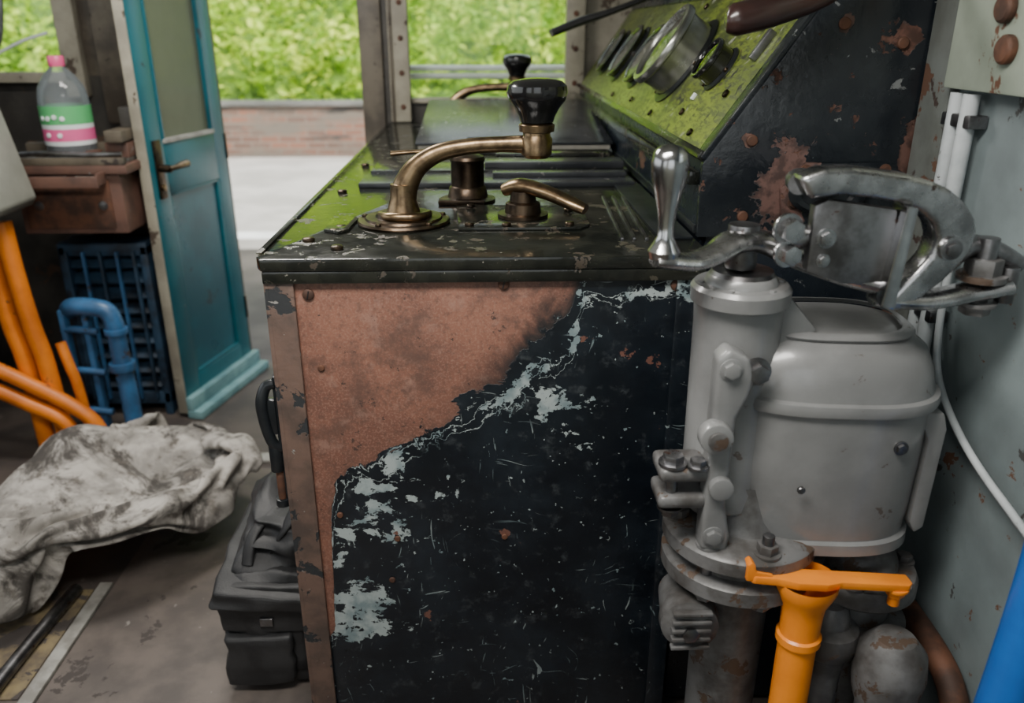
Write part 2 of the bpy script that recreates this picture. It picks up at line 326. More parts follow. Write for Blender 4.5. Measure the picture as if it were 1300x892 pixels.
    def done(s,loc=(0,0,0),rot=(0,0,0),ang=38):
        bm=s.bm; me=bpy.data.meshes.new(s.name)
        if loc==(0,0,0) and rot==(0,0,0):
            xs=[v.co for v in bm.verts]
            lo=Vector((min(v.x for v in xs),min(v.y for v in xs),min(v.z for v in xs))); hi=Vector((max(v.x for v in xs),max(v.y for v in xs),max(v.z for v in xs)))
            c=Vector(((lo.x+hi.x)/2,(lo.y+hi.y)/2,lo.z)); bm.transform(Matrix.Translation(-c)); loc=c
        bm.to_mesh(me); bm.free()
        for m in s.ms: me.materials.append(m)
        me.set_sharp_from_angle(angle=math.radians(ang))
        o=bpy.data.objects.new(s.name,me); COL.objects.link(o); o.location=loc; o.rotation_euler=rot
        return o

# ------------------------------------------------------------------ rag heap (cloth simulated, then frozen to mesh)
def cloth_bunch(out,ctr,w,h,rot,seed,z0,cores,R0,R1,push=46,frames=66,wz=.08,wh=.26,back=.25,bend=.01,mass=.4):
    sc=bpy.context.scene; tmp=[]; cx,cy=ctr
    def coll(me,loc=(0,0,0)):
        o=bpy.data.objects.new('c',me); o.location=loc; COL.objects.link(o); o.modifiers.new('c','COLLISION'); o.collision.thickness_outer=.010; o.collision.cloth_friction=25; tmp.append(o); return o
    def mesh(fn):
        me=bpy.data.meshes.new('c'); b=bmesh.new(); fn(b); b.to_mesh(me); b.free(); return me
    for c,r in cores: coll(mesh(lambda b: bmesh.ops.create_icosphere(b,subdivisions=3,radius=1,matrix=Matrix.Translation(c)@Matrix.Diagonal((*r,1)))))
    coll(mesh(lambda b: bmesh.ops.create_cube(b,size=1,matrix=Matrix.Translation((-1.2,2.3,-.1))@Matrix.Diagonal((5,5,.2,1)))))
    for i in range(8):
        a=i*math.pi/4+.2
        o=coll(mesh(lambda b: bmesh.ops.create_cube(b,size=1,matrix=Matrix.Diagonal((.04,R0*1.1,wh,1)))))
        o.rotation_euler=(0,0,a)
        for f,R in ((12,R0),(push,R1),(push+6,R1+back)):
            o.location=(cx+math.cos(a)*R,cy+math.sin(a)*R,wz); o.keyframe_insert('location',frame=f)
    nx=int(w/.0125); ny=int(h/.0125); b=bmesh.new(); g=[]
    for j in range(ny+1):
        row=[]
        for i in range(nx+1):
            x=(i/nx-.5)*w; y=(j/ny-.5)*h
            p=Vector((x*6+seed,y*6,0)); z=.06*mn.noise(p)+.03*mn.noise(p*2.5)
            row.append(b.verts.new((cx+x*math.cos(rot)-y*math.sin(rot),cy+x*math.sin(rot)+y*math.cos(rot),z0+z+.05)))
        g.append(row)
    for j in range(ny):
        for i in range(nx): b.faces.new((g[j][i],g[j][i+1],g[j+1][i+1],g[j+1][i]))
    me=bpy.data.meshes.new('rag'); b.to_mesh(me); b.free()
    o=bpy.data.objects.new('rag',me); COL.objects.link(o)
    md=o.modifiers.new('cl','CLOTH'); s=md.settings; s.quality=6; s.mass=mass; s.tension_stiffness=10; s.compression_stiffness=8; s.shear_stiffness=3; s.bending_stiffness=bend; s.shrink_min=-.34; s.air_damping=1.5
    cs=md.collision_settings; cs.distance_min=.006; cs.use_self_collision=True; cs.self_distance_min=.006; cs.collision_quality=3
    for f in range(1,frames+1): sc.frame_set(f)
    dg=bpy.context.evaluated_depsgraph_get()
    me=bpy.data.meshes.new_from_object(o.evaluated_get(dg)); t=bmesh.new(); t.from_mesh(me)
    for v in t.verts: v.co.z=max(v.co.z,.003)
    print('RAG',seed,[ (round(min(v.co[i] for v in t.verts),2),round(max(v.co[i] for v in t.verts),2)) for i in range(3)])
    bmesh.ops.smooth_vert(t,verts=t.verts,factor=.3,use_axis_x=True,use_axis_y=True,use_axis_z=True)
    out.add(t,'cloth')
    for q in tmp+[o]: bpy.data.objects.remove(q)
    sc.frame_set(1)
out=B('grimy_rag_heap')
cloth_bunch(out,(-1.27,2.26),.88,.78,.3,1,.34,(((-1.28,2.32,.04),(.17,.15,.24)),((-1.38,2.20,.02),(.12,.11,.17)),((-1.17,2.22,.01),(.11,.10,.14))),.56,.30,44,68,.06,.24,.14,.012,.5)
cloth_bunch(out,(-1.02,2.46),.38,.34,.9,8,.16,(((-1.02,2.47,.02),(.07,.06,.11)),),.28,.14,32,48,.06,.24,.10,.012,.5)
ob=out.done(ang=180)
m=ob.modifiers.new('thick','SOLIDIFY'); m.thickness=.003; m.offset=0
m=ob.modifiers.new('smooth','SUBSURF'); m.levels=1; m.render_levels=1

# ------------------------------------------------------------------ room shell
XL,XR,YF,YB,ZC=-2.15,.76,3.5,-.6,2.15
B('floor').bb(XL-.05,XR+.05,YB,3.56,-.06,0,'floor',0).done()
B('ceiling').bb(XL-.05,XR+.05,YB,3.56,ZC,ZC+.05,'roof',0).done()
w=B('wall_right'); w.bb(XR,XR+.05,YB,3.56,0,1.40,'wallgrey',0); w.bb(XR,XR+.05,YB,.0,1.40,ZC,'wallgrey',0)
w.bb(XR,XR+.05,.85,3.56,1.40,ZC,'wallgrey',0); w.bb(XR,XR+.05,.0,.85,1.95,ZC,'wallgrey',0); w.done()
w=B('wall_left'); w.bb(XL-.05,XL,YB,3.56,0,1.1,'darkwall',0); w.bb(XL-.05,XL,YB,.2,1.1,ZC,'darkwall',0); w.bb(XL-.05,XL,2.9,3.56,1.1,ZC,'darkwall',0); w.bb(XL-.05,XL,.2,2.9,1.95,ZC,'darkwall',0); w.done()
w=B('wall_back'); w.bb(XL,XR,YB-.05,YB,0,1.1,'beige',0); w.bb(XL,XR,YB-.05,YB,1.95,ZC,'beige',0)
for a,b_ in ((XL,-1.95),(-.9,-.5),(.5,XR)): w.bb(a,b_,YB-.05,YB,1.1,1.95,'beige',0)
w.done()
w=B('wall_far')
w.bb(XL,-1.09,YF,YF+.06,0,1.28,'darkwall',0)
w.bb(-1.66,-1.09,YF,YF+.06,1.28,ZC,'frame',0)
w.bb(XL,XR,YF,YF+.06,1.98,ZC,'beige',0)
w.bb(-.44,XR,YF,YF+.06,0,1.17,'darkwall',0)
w.bb(.39,XR,YF,YF+.06,1.17,1.98,'framelt',0)
w.bb(XL,-2.08,YF,YF+.06,1.28,1.98,'frame',0)
w.done()
t=B('trim_1')
t.bb(-.49,-.40,YF-.05,YF-.001,0,1.98,'frame',.008); t.bb(-.405,-.372,YF-.03,YF-.001,0,1.98,'darkwall',.004)
t.bb(-.375,-.295,YF-.06,YF-.001,1.101,1.98,'framelt',.006); t.bb(-.37,-.358,YF-.068,YF-.055,1.101,1.98,'frame',.002)
for i in range(6): t.bolt((-.325,YF-.06,1.16+i*.13),(0,-1,0),.008,'rust')
t.done()
t=B('trim_2'); t.bb(.33,.405,YF-.06,YF-.001,1.17,1.98,'framelt',.008)
for i in range(5): t.bolt((.367,YF-.06,1.25+i*.13),(0,-1,0),.008,'rust')
t.done()
t=B('trim_3'); t.bb(-1.66,-1.58,YF-.05,YF-.001,1.2,1.98,'framelt',.006); t.bb(-2.08,-1.62,YF-.05,YF-.001,1.255,1.295,'framelt',.006)
t.bb(-1.5,-1.36,YF-.10,YF-.001,1.1,1.98,'frame',.02); t.bb(-1.30,-1.12,YF-.04,YF-.001,1.1,1.98,'darkwall',.01); t.done()
w=B('window_1'); w.bb(-2.08,-1.66,YF+.02,YF+.026,1.29,1.98,'glass',0); w.done()
w=B('window_2'); w.bb(-.295,.33,YF+.02,YF+.026,1.17,1.98,'glass',0); w.bb(-.295,.33,YF-.02,YF+.05,1.171,1.19,'framelt',.004); w.done()
w=B('windscreen_wiper'); w.tube([(-1.95,YF-.07,1.285),(-1.86,YF-.075,1.42),(-1.82,YF-.075,1.60),(-1.80,YF-.075,1.75)],.008,'steeldull'); w.tube([(-2.02,YF-.07,1.33),(-1.92,YF-.075,1.35),(-1.78,YF-.075,1.41),(-1.68,YF-.07,1.44)],.006,'labwhite'); w.done()
w=B('window_handrail')
for z in (1.268,1.30): w.tube([(-.5,YF+.16,z),(0,YF+.16,z),(.45,YF+.16,z)],.012,'white')
for x in (-.47,.42): w.cyl((x,YF+.06,1.284),(x,YF+.17,1.284),.012,'white')
w.done()
# ------------------------------------------------------------------ outdoors
B('running_plate').bb(-2.4,1.1,3.57,5.85,-.09,-.03,'brake',.01).done()
w=B('station_platform'); w.bb(-14,8,6.1,10.39,-.6,-.02,'pave',0); w.bb(-14,8,6.1,6.3,-.02,-.012,'white',0); w.done()
w=B('boundary_brick_parapet'); w.bb(-14,8,10.4,10.7,-.6,.585,'brick',.01); w.bb(-14,8,10.36,10.74,.585,.635,'coping',.01); w.done()
t=bmesh.new(); g=B('grassy_bank')
nx,ny=60,30; vs=[]
def bankz(x,y): return .3+(y-10.8)*.75+.35*mn.noise(Vector((x*.5,y*.5,0)))
for j in range(ny+1):
    vs.append([t.verts.new((-16+i*26/nx,10.8+j*12/ny,bankz(-16+i*26/nx,10.8+j*12/ny))) for i in range(nx+1)])
for j in range(ny):
    for i in range(nx): t.faces.new((vs[j][i],vs[j][i+1],vs[j+1][i+1],vs[j+1][i]))
g.add(t,'bank'); g.done()
vv=[];ff=[]
for i in range(52000):
    x=random.uniform(-13,8); q=random.random()**1.5; y=11.0+q*9; z=bankz(x,y)+random.random()**.8*.85*(1+.6*mn.noise(Vector((x*1.1,y*1.1,3))))
    s=random.uniform(.035,.10)*(1+.25*(y-11)/3); e=Euler((random.uniform(-1.2,1.2),random.uniform(-1.2,1.2),random.uniform(0,6.28))).to_matrix(); b0=len(vv)
    for a in ((0,-s,0),(s*.45,0,s*.1),(0,s,0),(-s*.45,0,s*.1)): v=e@Vector(a); vv.append((x+v.x,y+v.y,z+v.z))
    ff.append((b0,b0+1,b0+2,b0+3))
me=bpy.data.meshes.new('hedge_foliage'); me.from_pydata(vv,[],ff); me.materials.append(M['leaf']); o=bpy.data.objects.new('hedge_foliage',me); COL.objects.link(o)

# ------------------------------------------------------------------ door
d=B('door_1'); W=.52; hz=1.98; y0,y1=-.02,.02
d.bb(0,.10,y0,y1,.02,hz,'teal'); d.bb(W-.075,W,y0,y1,.02,hz,'teal')
d.bb(.10,W-.075,y0,y1,.02,.15,'teal'); d.bb(.10,W-.075,y0,y1,.88,1.07,'teal'); d.bb(.10,W-.075,y0,y1,1.88,hz,'teal')
d.bb(.10,W-.075,-.006,.006,.14,.89,'tealdk',0)
for a,b,c,e in ((.10,.112,.15,.88),(W-.087,W-.075,.15,.88)): d.bb(a,b,-.018,-.004,c,e,'teal')
d.bb(.10,W-.075,-.018,-.004,.868,.88,'teal'); d.bb(.10,W-.075,-.018,-.004,.15,.162,'teal')
d.bb(.10,W-.075,-.003,.003,1.06,1.89,'doorglass',0)
for a,b,c,e in ((.10,.112,1.07,1.88),(W-.087,W-.075,1.07,1.88)): d.bb(a,b,-.024,-.004,c,e,'tealdk')
d.bb(.10,W-.075,-.026,-.004,1.062,1.078,'strip')
d.bb(-.006,.0,y0,y1,.02,hz,'framelt',.001)
d.bb(-.01,W+.03,-.085,y0,.0,.035,'tealpale',.006); d.bb(-.01,W+.02,-.05,y0,.035,.09,'tealpale',.006)
d.bb(.03,.075,-.028,y0,.87,1.08,'bronze',.004)
d.cyl((.052,-.02,.98),(.052,-.07,.98),.014,'bronze'); d.tube([(.045,-.068,.98),(.08,-.072,.982),(.12,-.072,.985),(.155,-.07,.985)],[.009,.010,.013,.014],'brass')
d.cyl((.052,-.028,.91),(.052,-.034,.91),.012,'brass')
for z in (.3,1.0,1.7): d.cyl((W+.005,-.015,z-.05),(W+.005,-.015,z+.05),.010,'bronze')
d.done(loc=(-1.215,2.99,0.002),rot=(0,0,math.atan2(.5,.12)))

# ------------------------------------------------------------------ control desk
k=B('driver_control_desk')
k.bb(-.36,.36,1.335,3.40,0,1.078,'black',.004)
k.bb(-.358,.358,1.325,1.336,.02,1.07,'front',.001)
k.bb(-.368,-.322,1.317,1.326,0.01,1.072,'striprust',.003); k.bb(-.372,-.362,1.317,1.40,0.01,1.072,'striprust',.002)
k.bb(.325,.362,1.318,1.327,.01,1.072,'front',.003)
k.bb(-.372,.372,1.312,3.40,1.056,1.078,'black_top',.004)
k.prism([(-.372,1.31),(-.382,1.33),(-.382,3.42),(.379,3.42),(.379,1.31)],(1.078,1.100),'black_top','XY',.004)
for x,z in ((-.300,1.035),(.03,1.05),(.325,1.045),(.345,.99)): k.bolt((x,1.325,z),(0,-1,0),.010,'rust',.004,False,True)
for x,z in ((.03,.545),(-.175,.545),(-.19,.45),(-.29,.9),(-.28,.6),(.345,.7)): k.bolt((x,1.325,z),(0,-1,0),.006,'rust',.003,False)
k.bb(-.384,-.374,1.34,3.4,1.101,1.104,'black_top',.001)
# side latch
k.bb(-.384,-.36,1.335,1.375,.62,.88,'black',.008)
k.tube([(-.378,1.34,.865),(-.395,1.34,.858),(-.404,1.335,.83),(-.402,1.335,.79),(-.393,1.335,.75),(-.378,1.34,.735)],[.009,.010,.011,.011,.010,.009],'black')
k.bb(-.402,-.380,1.333,1.35,.765,.835,'black',.005)
k.cyl((-.390,1.34,.69),(-.390,1.34,.745),.013,'black'); k.cyl((-.387,1.34,.63),(-.387,1.34,.69),.008,'rust'); k.cyl((-.387,1.34,.615),(-.387,1.34,.63),.013,'black')
for x,y in ((-.273,1.53),(-.255,1.374),(-.315,1.433),(-.33,1.9),(-.33,2.3),(-.28,1.50)): k.bolt((x,y,1.1),(0,0,1),.011,'bronze',.005,False)
k.bb(-.30,.36,1.95,2.10,1.1,1.112,'bookcover',.003); k.bb(-.29,.37,2.10,2.36,1.1,1.118,'black_top',.004)
k.bb(.02,.35,2.02,2.06,1.112,1.124,'bookcover',.003); k.bb(.0,.36,2.12,2.20,1.118,1.135,'bookcover',.003); k.bb(.03,.34,2.24,2.30,1.118,1.140,'black_top',.004)
for dx in (0,.022,.044): k.box((.255+dx,1.62,1.102),(.006,.40,.005),'steeldull',rot=(0,0,-.05),bev=.001)
k.bb(.31,.372,1.42,1.95,1.1,1.106,'black',.002)
k.done()

f=B('document_folder')
f.prism([(2.42,1.1182),(2.42,1.120),(3.12,1.175),(3.12,1.1182)],(-.20,.375),'black_top','YZ',.0005)
f.bb(-.2,.375,2.42,3.12,1.101,1.118,'black_top',.001)
ang=math.atan2(.065,.70)
f.box((.088,2.77,1.165),(.56,.70,.016),'page',rot=(ang,0,0),bev=.003); f.box((.088,2.77,1.176),(.575,.715,.008),'bookcover',rot=(ang,0,0),bev=.003)
f.box((.0,2.70,1.1785),(.10,.5,.004),'bookcover',rot=(ang,0,0),bev=.001)
f.done()

def controller(name,x,y,mirror=1,s=1.0):
    h=B(name); z=1.1008
    P=lambda a,b,c:(x+a*s*mirror,y+b*s,z+c*s)
    h.lathe([(0,0),(.088,0),(.09,.004),(.088,.008),(.075,.009),(.073,.013),(.055,.014),(.052,.02),(.034,.022),(0,.022)],(x,y,z),'bronze')
    h.tube([P(-.045,-.01,.018),P(-.02,-.045,.02),P(.03,-.045,.02),P(.05,-.0,.018)],[.006,.009,.009,.006],'brass')
    h.lathe([(.034,.018),(.03,.03),(.024,.05),(.023,.075),(0,.08)],(x,y,z),'brass')
    h.tube([P(.0,0,.045),P(.008,0,.075),P(.03,0,.107),P(.07,0,.132),P(.125,0,.144),P(.19,0,.148),P(.255,0,.148)],[.026,.024,.020,.017,.015,.015,.018],'brass',flat=.8,up=(0,1,0))
    ox=x+.257*s*mirror
    h.lathe([(0,.122),(.022,.123),(.029,.13),(.030,.158),(.026,.164),(.026,.170),(.033,.172),(.034,.184),(.028,.188),(0,.188)],(ox,y,z),'brass')
    h.lathe([(.022,.186),(.031,.189),(.034,.199),(.042,.214),(.053,.228),(.057,.242),(.055,.254),(.046,.262),(.02,.267),(0,.268)],(ox,y,z),'bakelite')
    for i in range(5): a=i*1.256+.4; h.bolt((x+.08*math.cos(a)*s,y+.08*math.sin(a)*s,z+.008),(0,0,1),.006,'bronze',.004,False)
    return h
controller('brass_controller_handle',-.158,1.575).done()
controller('brass_controller_handle',-.13,3.24).done()
h=B('reverser_column')
h.lathe([(0,0),(.06,0),(.06,.006),(.044,.01),(.040,.03),(.036,.034),(.036,.085),(.039,.09),(.036,.096),(.02,.102),(0,.104)],(-.037,1.79,1.1008),'bronze')
h.tube([(-.02,1.79,1.195),(-.08,1.79,1.207),(-.15,1.785,1.207),(-.20,1.78,1.204)],[.011,.008,.007,.009],'brass',flat=.7)
h.bb(-.10,.0,1.735,1.77,1.1008,1.112,'bronze',.003); h.done()
h=B('brass_latch_handle')
h.lathe([(0,0),(.05,0),(.05,.006),(.036,.008),(.034,.026),(.026,.03),(.024,.05),(0,.052)],(.075,1.60,1.107),'bronze')
h.tube([(.04,1.615,1.156),(.07,1.60,1.166),(.12,1.57,1.158),(.165,1.54,1.143),(.190,1.525,1.134)],[.018,.022,.019,.018,.014],'brass',flat=.7); h.done()
h=B('controller_base_plate')
h.prism([(-.05,1.50),(.18,1.50),(.20,1.53),(.20,1.66),(.16,1.70),(-.02,1.72),(-.06,1.70)],(1.1008,1.1062),'black_top','XY',.001)
h.prism([(-.30,1.50),(-.27,1.48),(-.255,1.50),(-.25,1.60),(-.27,1.62),(-.30,1.60)],(1.1008,1.1062),'black_top','XY',.001)
for x,y in ((-.03,1.52),(.16,1.52),(.17,1.65),(-.03,1.69),(.04,1.515)): h.bolt((x,y,1.106),(0,0,1),.009,'bronze',.005,False)
h.done()

# ------------------------------------------------------------------ instrument console
k=B('instrument_console')
poly=[(.386,1.101),(.386,1.237),(.60,1.543),(.63,1.565),(.755,1.565),(.755,0.02),(.40,.02),(.40,1.101)]
k.prism(poly,(1.44,3.42),'blackplate','XZ',.003)
k.prism([(.381,1.102),(.381,1.232),(.60,1.548),(.635,1.573),(.757,1.573),(.757,.9),(.73,.9),(.73,1.102)],(1.430,1.445),'sideplate','XZ',.002)
n=Vector((-.8196,0,.573)); su=Vector((.573,0,.8196))
def sp(t,y,o=0): return Vector((.386,y,1.237))+su*t+n*o
def plate(t0,t1,ya,yb,th,m,off=0.0,bev=.002):
    c=sp((t0+t1)/2,(ya+yb)/2,off+th/2); k.box(c,(t1-t0,yb-ya,th),m,rot=(0,-math.atan2(.8196,.573),0),bev=bev)
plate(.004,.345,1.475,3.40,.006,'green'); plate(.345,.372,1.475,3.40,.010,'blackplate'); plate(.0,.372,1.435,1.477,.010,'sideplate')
plate(-.004,.012,1.44,3.41,.014,'black_top')
k.bb(.3815,.386,1.46,3.4,1.102,1.118,'black',.001); k.bb(.366,.386,1.46,3.4,1.19,1.215,'black_top',.004)
def gauge(t,y,r,h,mat='steeldull',fill='dial',ticks=True,flange='black'):
    o=sp(t,y,.004)
    k.lathe([(r*1.16,0),(r*1.16,.006),(r*1.0,.010)],o,flange,axis=n,seg=64)
    k.lathe([(r*.98,.006),(r*.96,h*.35),(r*.96,h*.52),(r*.98,h*.75),(r*1.06,h*.80),(r*1.07,h*.92),(r*1.04,h),(r*.93,h*1.02),(r*.88,h*.93),(r*.87,h*.75)],o,mat,axis=n,seg=64)
    k.lathe([(0,h*.74),(r*.88,h*.75)],o,fill,axis=n)
    k.lathe([(0,h*.93),(r*.88,h*.92)],o,'gaugeglass',axis=n)
    if ticks:
        for i in range(21):
            a=-2.3+i*.23; dv=su*math.cos(a)+Vector((0,-1,0))*math.sin(a); c=o+n*(h*.76)
            k.cyl(c+dv*r*(.62 if i%2==0 else .7),c+dv*r*.78,r*.014,'tick',seg=6,bev=0)
        dv=su*.3+Vector((0,1,0))*.9; k.cyl(o+n*h*.79-dv*r*.2,o+n*h*.79+dv*r*.6,r*.022,'tick',seg=6,bev=0)
    for i in range(3):
        a=i*2.094+.5; dv=su*math.cos(a)+Vector((0,1,0))*math.sin(a); k.bolt(o+dv*r*1.09+n*.006,n,.005,'bronze',.004,False)
gauge(.170,2.02,.096,.080,'bezel','dialw'); gauge(.165,1.70,.042,.045,'bakelite'); gauge(.165,2.45,.088,.028,'bakelite','dialw'); gauge(.165,2.78,.088,.028,'bakelite','dialw'); gauge(.16,3.10,.08,.025,'bakelite','dialw')
gauge(.27,1.80,.022,.03,'bezel',ticks=False)
plate(.19,.25,1.54,1.555,.014,'steeldull',.006); plate(.09,.105,1.74,1.755,.006,'labwhite',.006)
for t_,y_ in ((.03,1.6),(.03,2.0),(.03,2.6),(.32,1.6),(.32,2.2),(.12,1.56),(.06,1.75),(.26,1.63),(.04,2.3)): k.bolt(sp(t_,y_,.008),n,.008,'bronze',.004,False)
for x,z in ((.597,1.46),(.70,1.43),(.463,1.272),(.73,1.2),(.46,1.14)): k.bolt((x,1.43,z),(0,-1,0),.010,'rust',.005,False)
k.prism([(.53,1.12),(.545,1.11),(.73,1.11),(.74,1.13),(.74,1.215),(.70,1.235),(.56,1.235),(.52,1.19)],(1.418,1.431),'sideplate','XZ',.003)
k.lathe([(.045,0),(.05,.006),(.052,.014),(.045,.018),(.036,.016),(.034,.004),(0,.002)],(.60,1.42,1.185),'black',axis=(0,-1,0),sc=(1.35,.75))
for x,z in ((.545,1.13),(.56,1.222),(.70,1.222),(.545,1.165)): k.bolt((x,1.418,z),(0,-1,0),.008,'rust')
k.done()
h=B('horn_lever'); h.tube([(.225,2.88,1.44),(.32,2.9,1.475),(.42,2.9,1.505),(.60,2.92,1.57),(.64,2.92,1.60)],[.022,.024,.018,.014,.012],'rubber',flat=.6); h.cyl((.64,2.92,1.566),(.64,2.92,1.61),.025,'black'); h.done()
h=B('wooden_grip_lever'); h.tube([(.368,1.32,1.462),(.382,1.32,1.464),(.44,1.33,1.478),(.52,1.35,1.500),(.60,1.38,1.54)],[.012,.024,.025,.020,.015],'wood'); h.tube([(.59,1.375,1.535),(.64,1.43,1.58),(.68,1.50,1.59)],.009,'steeldull'); h.cyl((.68,1.50,1.5735),(.68,1.50,1.59),.03,'black'); h.done()
h=B('wiper_motor_box'); h.bb(.60,.74,2.4,2.7,1.566,1.70,'black',.01); h.bb(.60,.74,3.0,3.3,1.566,1.66,'black',.01); h.cyl((.66,2.4,1.62),(.66,2.32,1.62),.03,'steeldull'); h.done()

# ------------------------------------------------------------------ brake valve
v=B('driver_brake_valve'); cx,cy=.522,1.160
v.lathe([(0,1.048),(.03,1.048),(.08,1.044),(.115,1.034),(.138,1.016),(.150,.990),(.156,.962),(.157,.956),(.164,.953),(.166,.945),(.164,.936),(.156,.932),(.155,.86),(.152,.76),(.149,.722),(.156,.718),(.157,.700),(.148,.694),(0,.692)],(cx,cy,0),'greycast',seg=96,sc=(1.0,.84),pw=2.9,rot=-.10)
v.lathe([(.115,1.036),(.118,1.040),(.112,1.044),(.10,1.046)],(cx,cy,0),'greycast',seg=96,sc=(1.0,.84),pw=2.9,rot=-.10)
v.lathe([(0,1.10),(.062,1.10),(.066,1.09),(.064,1.05),(.062,.80),(.066,.79),(.066,.76),(.05,.74),(0,.74)],(.370,1.12,0),'greycast',seg=48)
v.lathe([(.064,1.085),(.070,1.088),(.071,1.108),(.066,1.114),(.052,1.115),(.05,1.122),(.046,1.127),(0,1.129)],(.366,1.11,0),'greycast',seg=48)
v.lathe([(.046,1.127),(.043,1.133),(0,1.136)],(.366,1.11,0),'steeldull',seg=40)
for i in range(6): a=i*1.047; v.bolt((.366+.058*math.cos(a),1.11+.058*math.sin(a),1.113),(0,0,1),.005,'greycast',.004)
v.prism([(.318,.72),(.318,1.03),(.333,1.045),(.362,1.03),(.372,1.0),(.366,.97),(.352,.94),(.350,.80),(.362,.74),(.358,.71)],(1.022,1.06),'greycast','XZ',.008,3)
v.prism([(.385,1.085),(.40,1.112),(.42,1.112),(.475,1.050),(.475,1.01),(.40,1.03)],(1.085,1.115),'greycast','XZ',.006)
for x,z in ((.336,1.015),(.335,.745)): v.bolt((x,1.022,z),(0,-1,0),.012,'greycast')
v.bolt((.378,1.040,1.005),(0,-1,0),.015,'steeldull',.018)
v.cyl((.322,1.03,.915),(.322,1.004,.915),.024,'greycast',bev=.005); v.cyl((.322,1.004,.915),(.322,.997,.915),.014,'greydirty')
v.cyl((.338,1.03,.83),(.338,1.010,.83),.018,'greycast',bev=.004)
v.bolt((.60,1.028,.885),(0,-1,0),.008,'steeldull'); v.bolt((.46,1.026,.82),(0,-1,0),.006,'steeldull',.004,False)
v.prism([(.61,.932),(.672,.926),(.680,.90),(.676,.73),(.662,.72),(.652,.74),(.655,.88),(.642,.908),(.61,.912)],(1.055,1.09),'greycast','XZ',.005)
for z in (.845,.80): v.box((.288,1.06,z),(.075,.07,.022),'greydirty',bev=.01,seg=3)
v.bolt((.272,1.045,.857),(0,0,1),.016,'steeldull',.016); v.cyl((.272,1.045,.77),(.272,1.045,.86),.009,'steeldull'); v.bolt((.272,1.045,.785),(0,0,-1),.014,'steeldull',.014)
v.bolt((.305,1.03,.86),(0,0,1),.012,'steeldull',.012)
# lower flanges
fx,fy=.405,1.11
v.lathe([(.05,.80),(.06,.745),(.07,.725),(.105,.72),(.118,.716),(.122,.712),(.122,.690),(.116,.686),(.098,.684),(.098,.666),(.116,.664),(.121,.660),(.121,.636),(.114,.632),(.07,.628),(.06,.58),(.055,.02),(.09,.015),(.09,0),(0,0)],(fx,fy,0),'greydirty',seg=56)
for a in range(7):
    an=a*.898+.35; q=(fx+.097*math.cos(an),fy+.097*math.sin(an))
    v.cyl((*q,.622),(*q,.75),.009,'steeldull'); v.bolt((*q,.717),(0,0,1),.016,'greydirty',.018); v.bolt((*q,.633),(0,0,-1),.015,'greydirty',.014)
v.lathe([(0,0),(.03,.002),(.04,.010),(.045,.012),(.048,.03),(.045,.05),(.045,.10)],(.315,1.02,.57),'greydirty',axis=(.15,1,0),seg=40)
v.lathe([(0,0),(.012,0),(.014,.006),(0,.012)],(.313,1.014,.57),'steeldull',axis=(.1,-1,0),seg=6)
for i in range(5): v.box((.316,1.020,.540+i*.016),(.062,.012,.006),'greydirty',bev=.002)
v.lathe([(0,.685),(.025,.683),(.045,.673),(.055,.655),(.058,.640),(.085,.635),(.09,.625),(.09,.605),(.082,.597),(.06,.595),(.056,.55),(.085,.54),(.085,.52),(.06,.51),(.05,.49),(.05,.02),(.09,.02),(.09,0),(0,0)],(.61,1.10,0),'greydirty',seg=48)
for a in range(6): an=a*1.047; q=(.61+.074*math.cos(an),1.10+.074*math.sin(an)); v.bolt((*q,.635),(0,0,1),.012,'greydirty',.014)
v.lathe([(0,.605),(.02,.602),(.028,.59),(.032,.57),(.046,.56),(.05,.54),(.046,.52),(.035,.51),(.03,.47),(.03,.02),(0,.02)],(.545,1.04,0),'greydirty',seg=32)
v.lathe([(0,.585),(.03,.58),(.05,.555),(.055,.515),(.05,.475),(.04,.445),(.04,.02),(0,.02)],(.625,.985,0),'greydirty',seg=32)
v.cyl((.50,1.12,.60),(.60,1.11,.60),.035,'greydirty',bev=.004)
v.done()
v=B('orange_outlet_pipe'); tilt=Matrix.Translation((.51,1.0,.69))@Matrix.Rotation(math.radians(5),4,'Y')@Matrix.Translation((-.51,-1.0,-.69))
v.prism([(.386,1.010),(.386,.990),(.392,.982),(.43,.980),(.455,.972),(.50,.972),(.525,.980),(.628,.980),(.636,.988),(.636,1.010)],(.676,.689),'orange','XY',.003,2,tilt)
v.prism([(.380,.690),(.380,.718),(.386,.723),(.392,.718),(.394,.706),(.42,.700),(.42,.690)],(.984,1.004),'orange','XZ',.003)
v.lathe([(.046,.684),(.046,.672),(.040,.656),(.033,.640),(.031,.62),(.030,.585),(.034,.582),(.034,.570),(.029,.566),(.029,.02),(.05,.015),(.05,0)],(.478,.998,0),'orange',seg=40)
v.bolt((.615,.995,.668),(0,0,-1),.014,'orange',.016); v.cyl((.615,.995,.66),(.615,.995,.635),.009,'orange')
v.done()

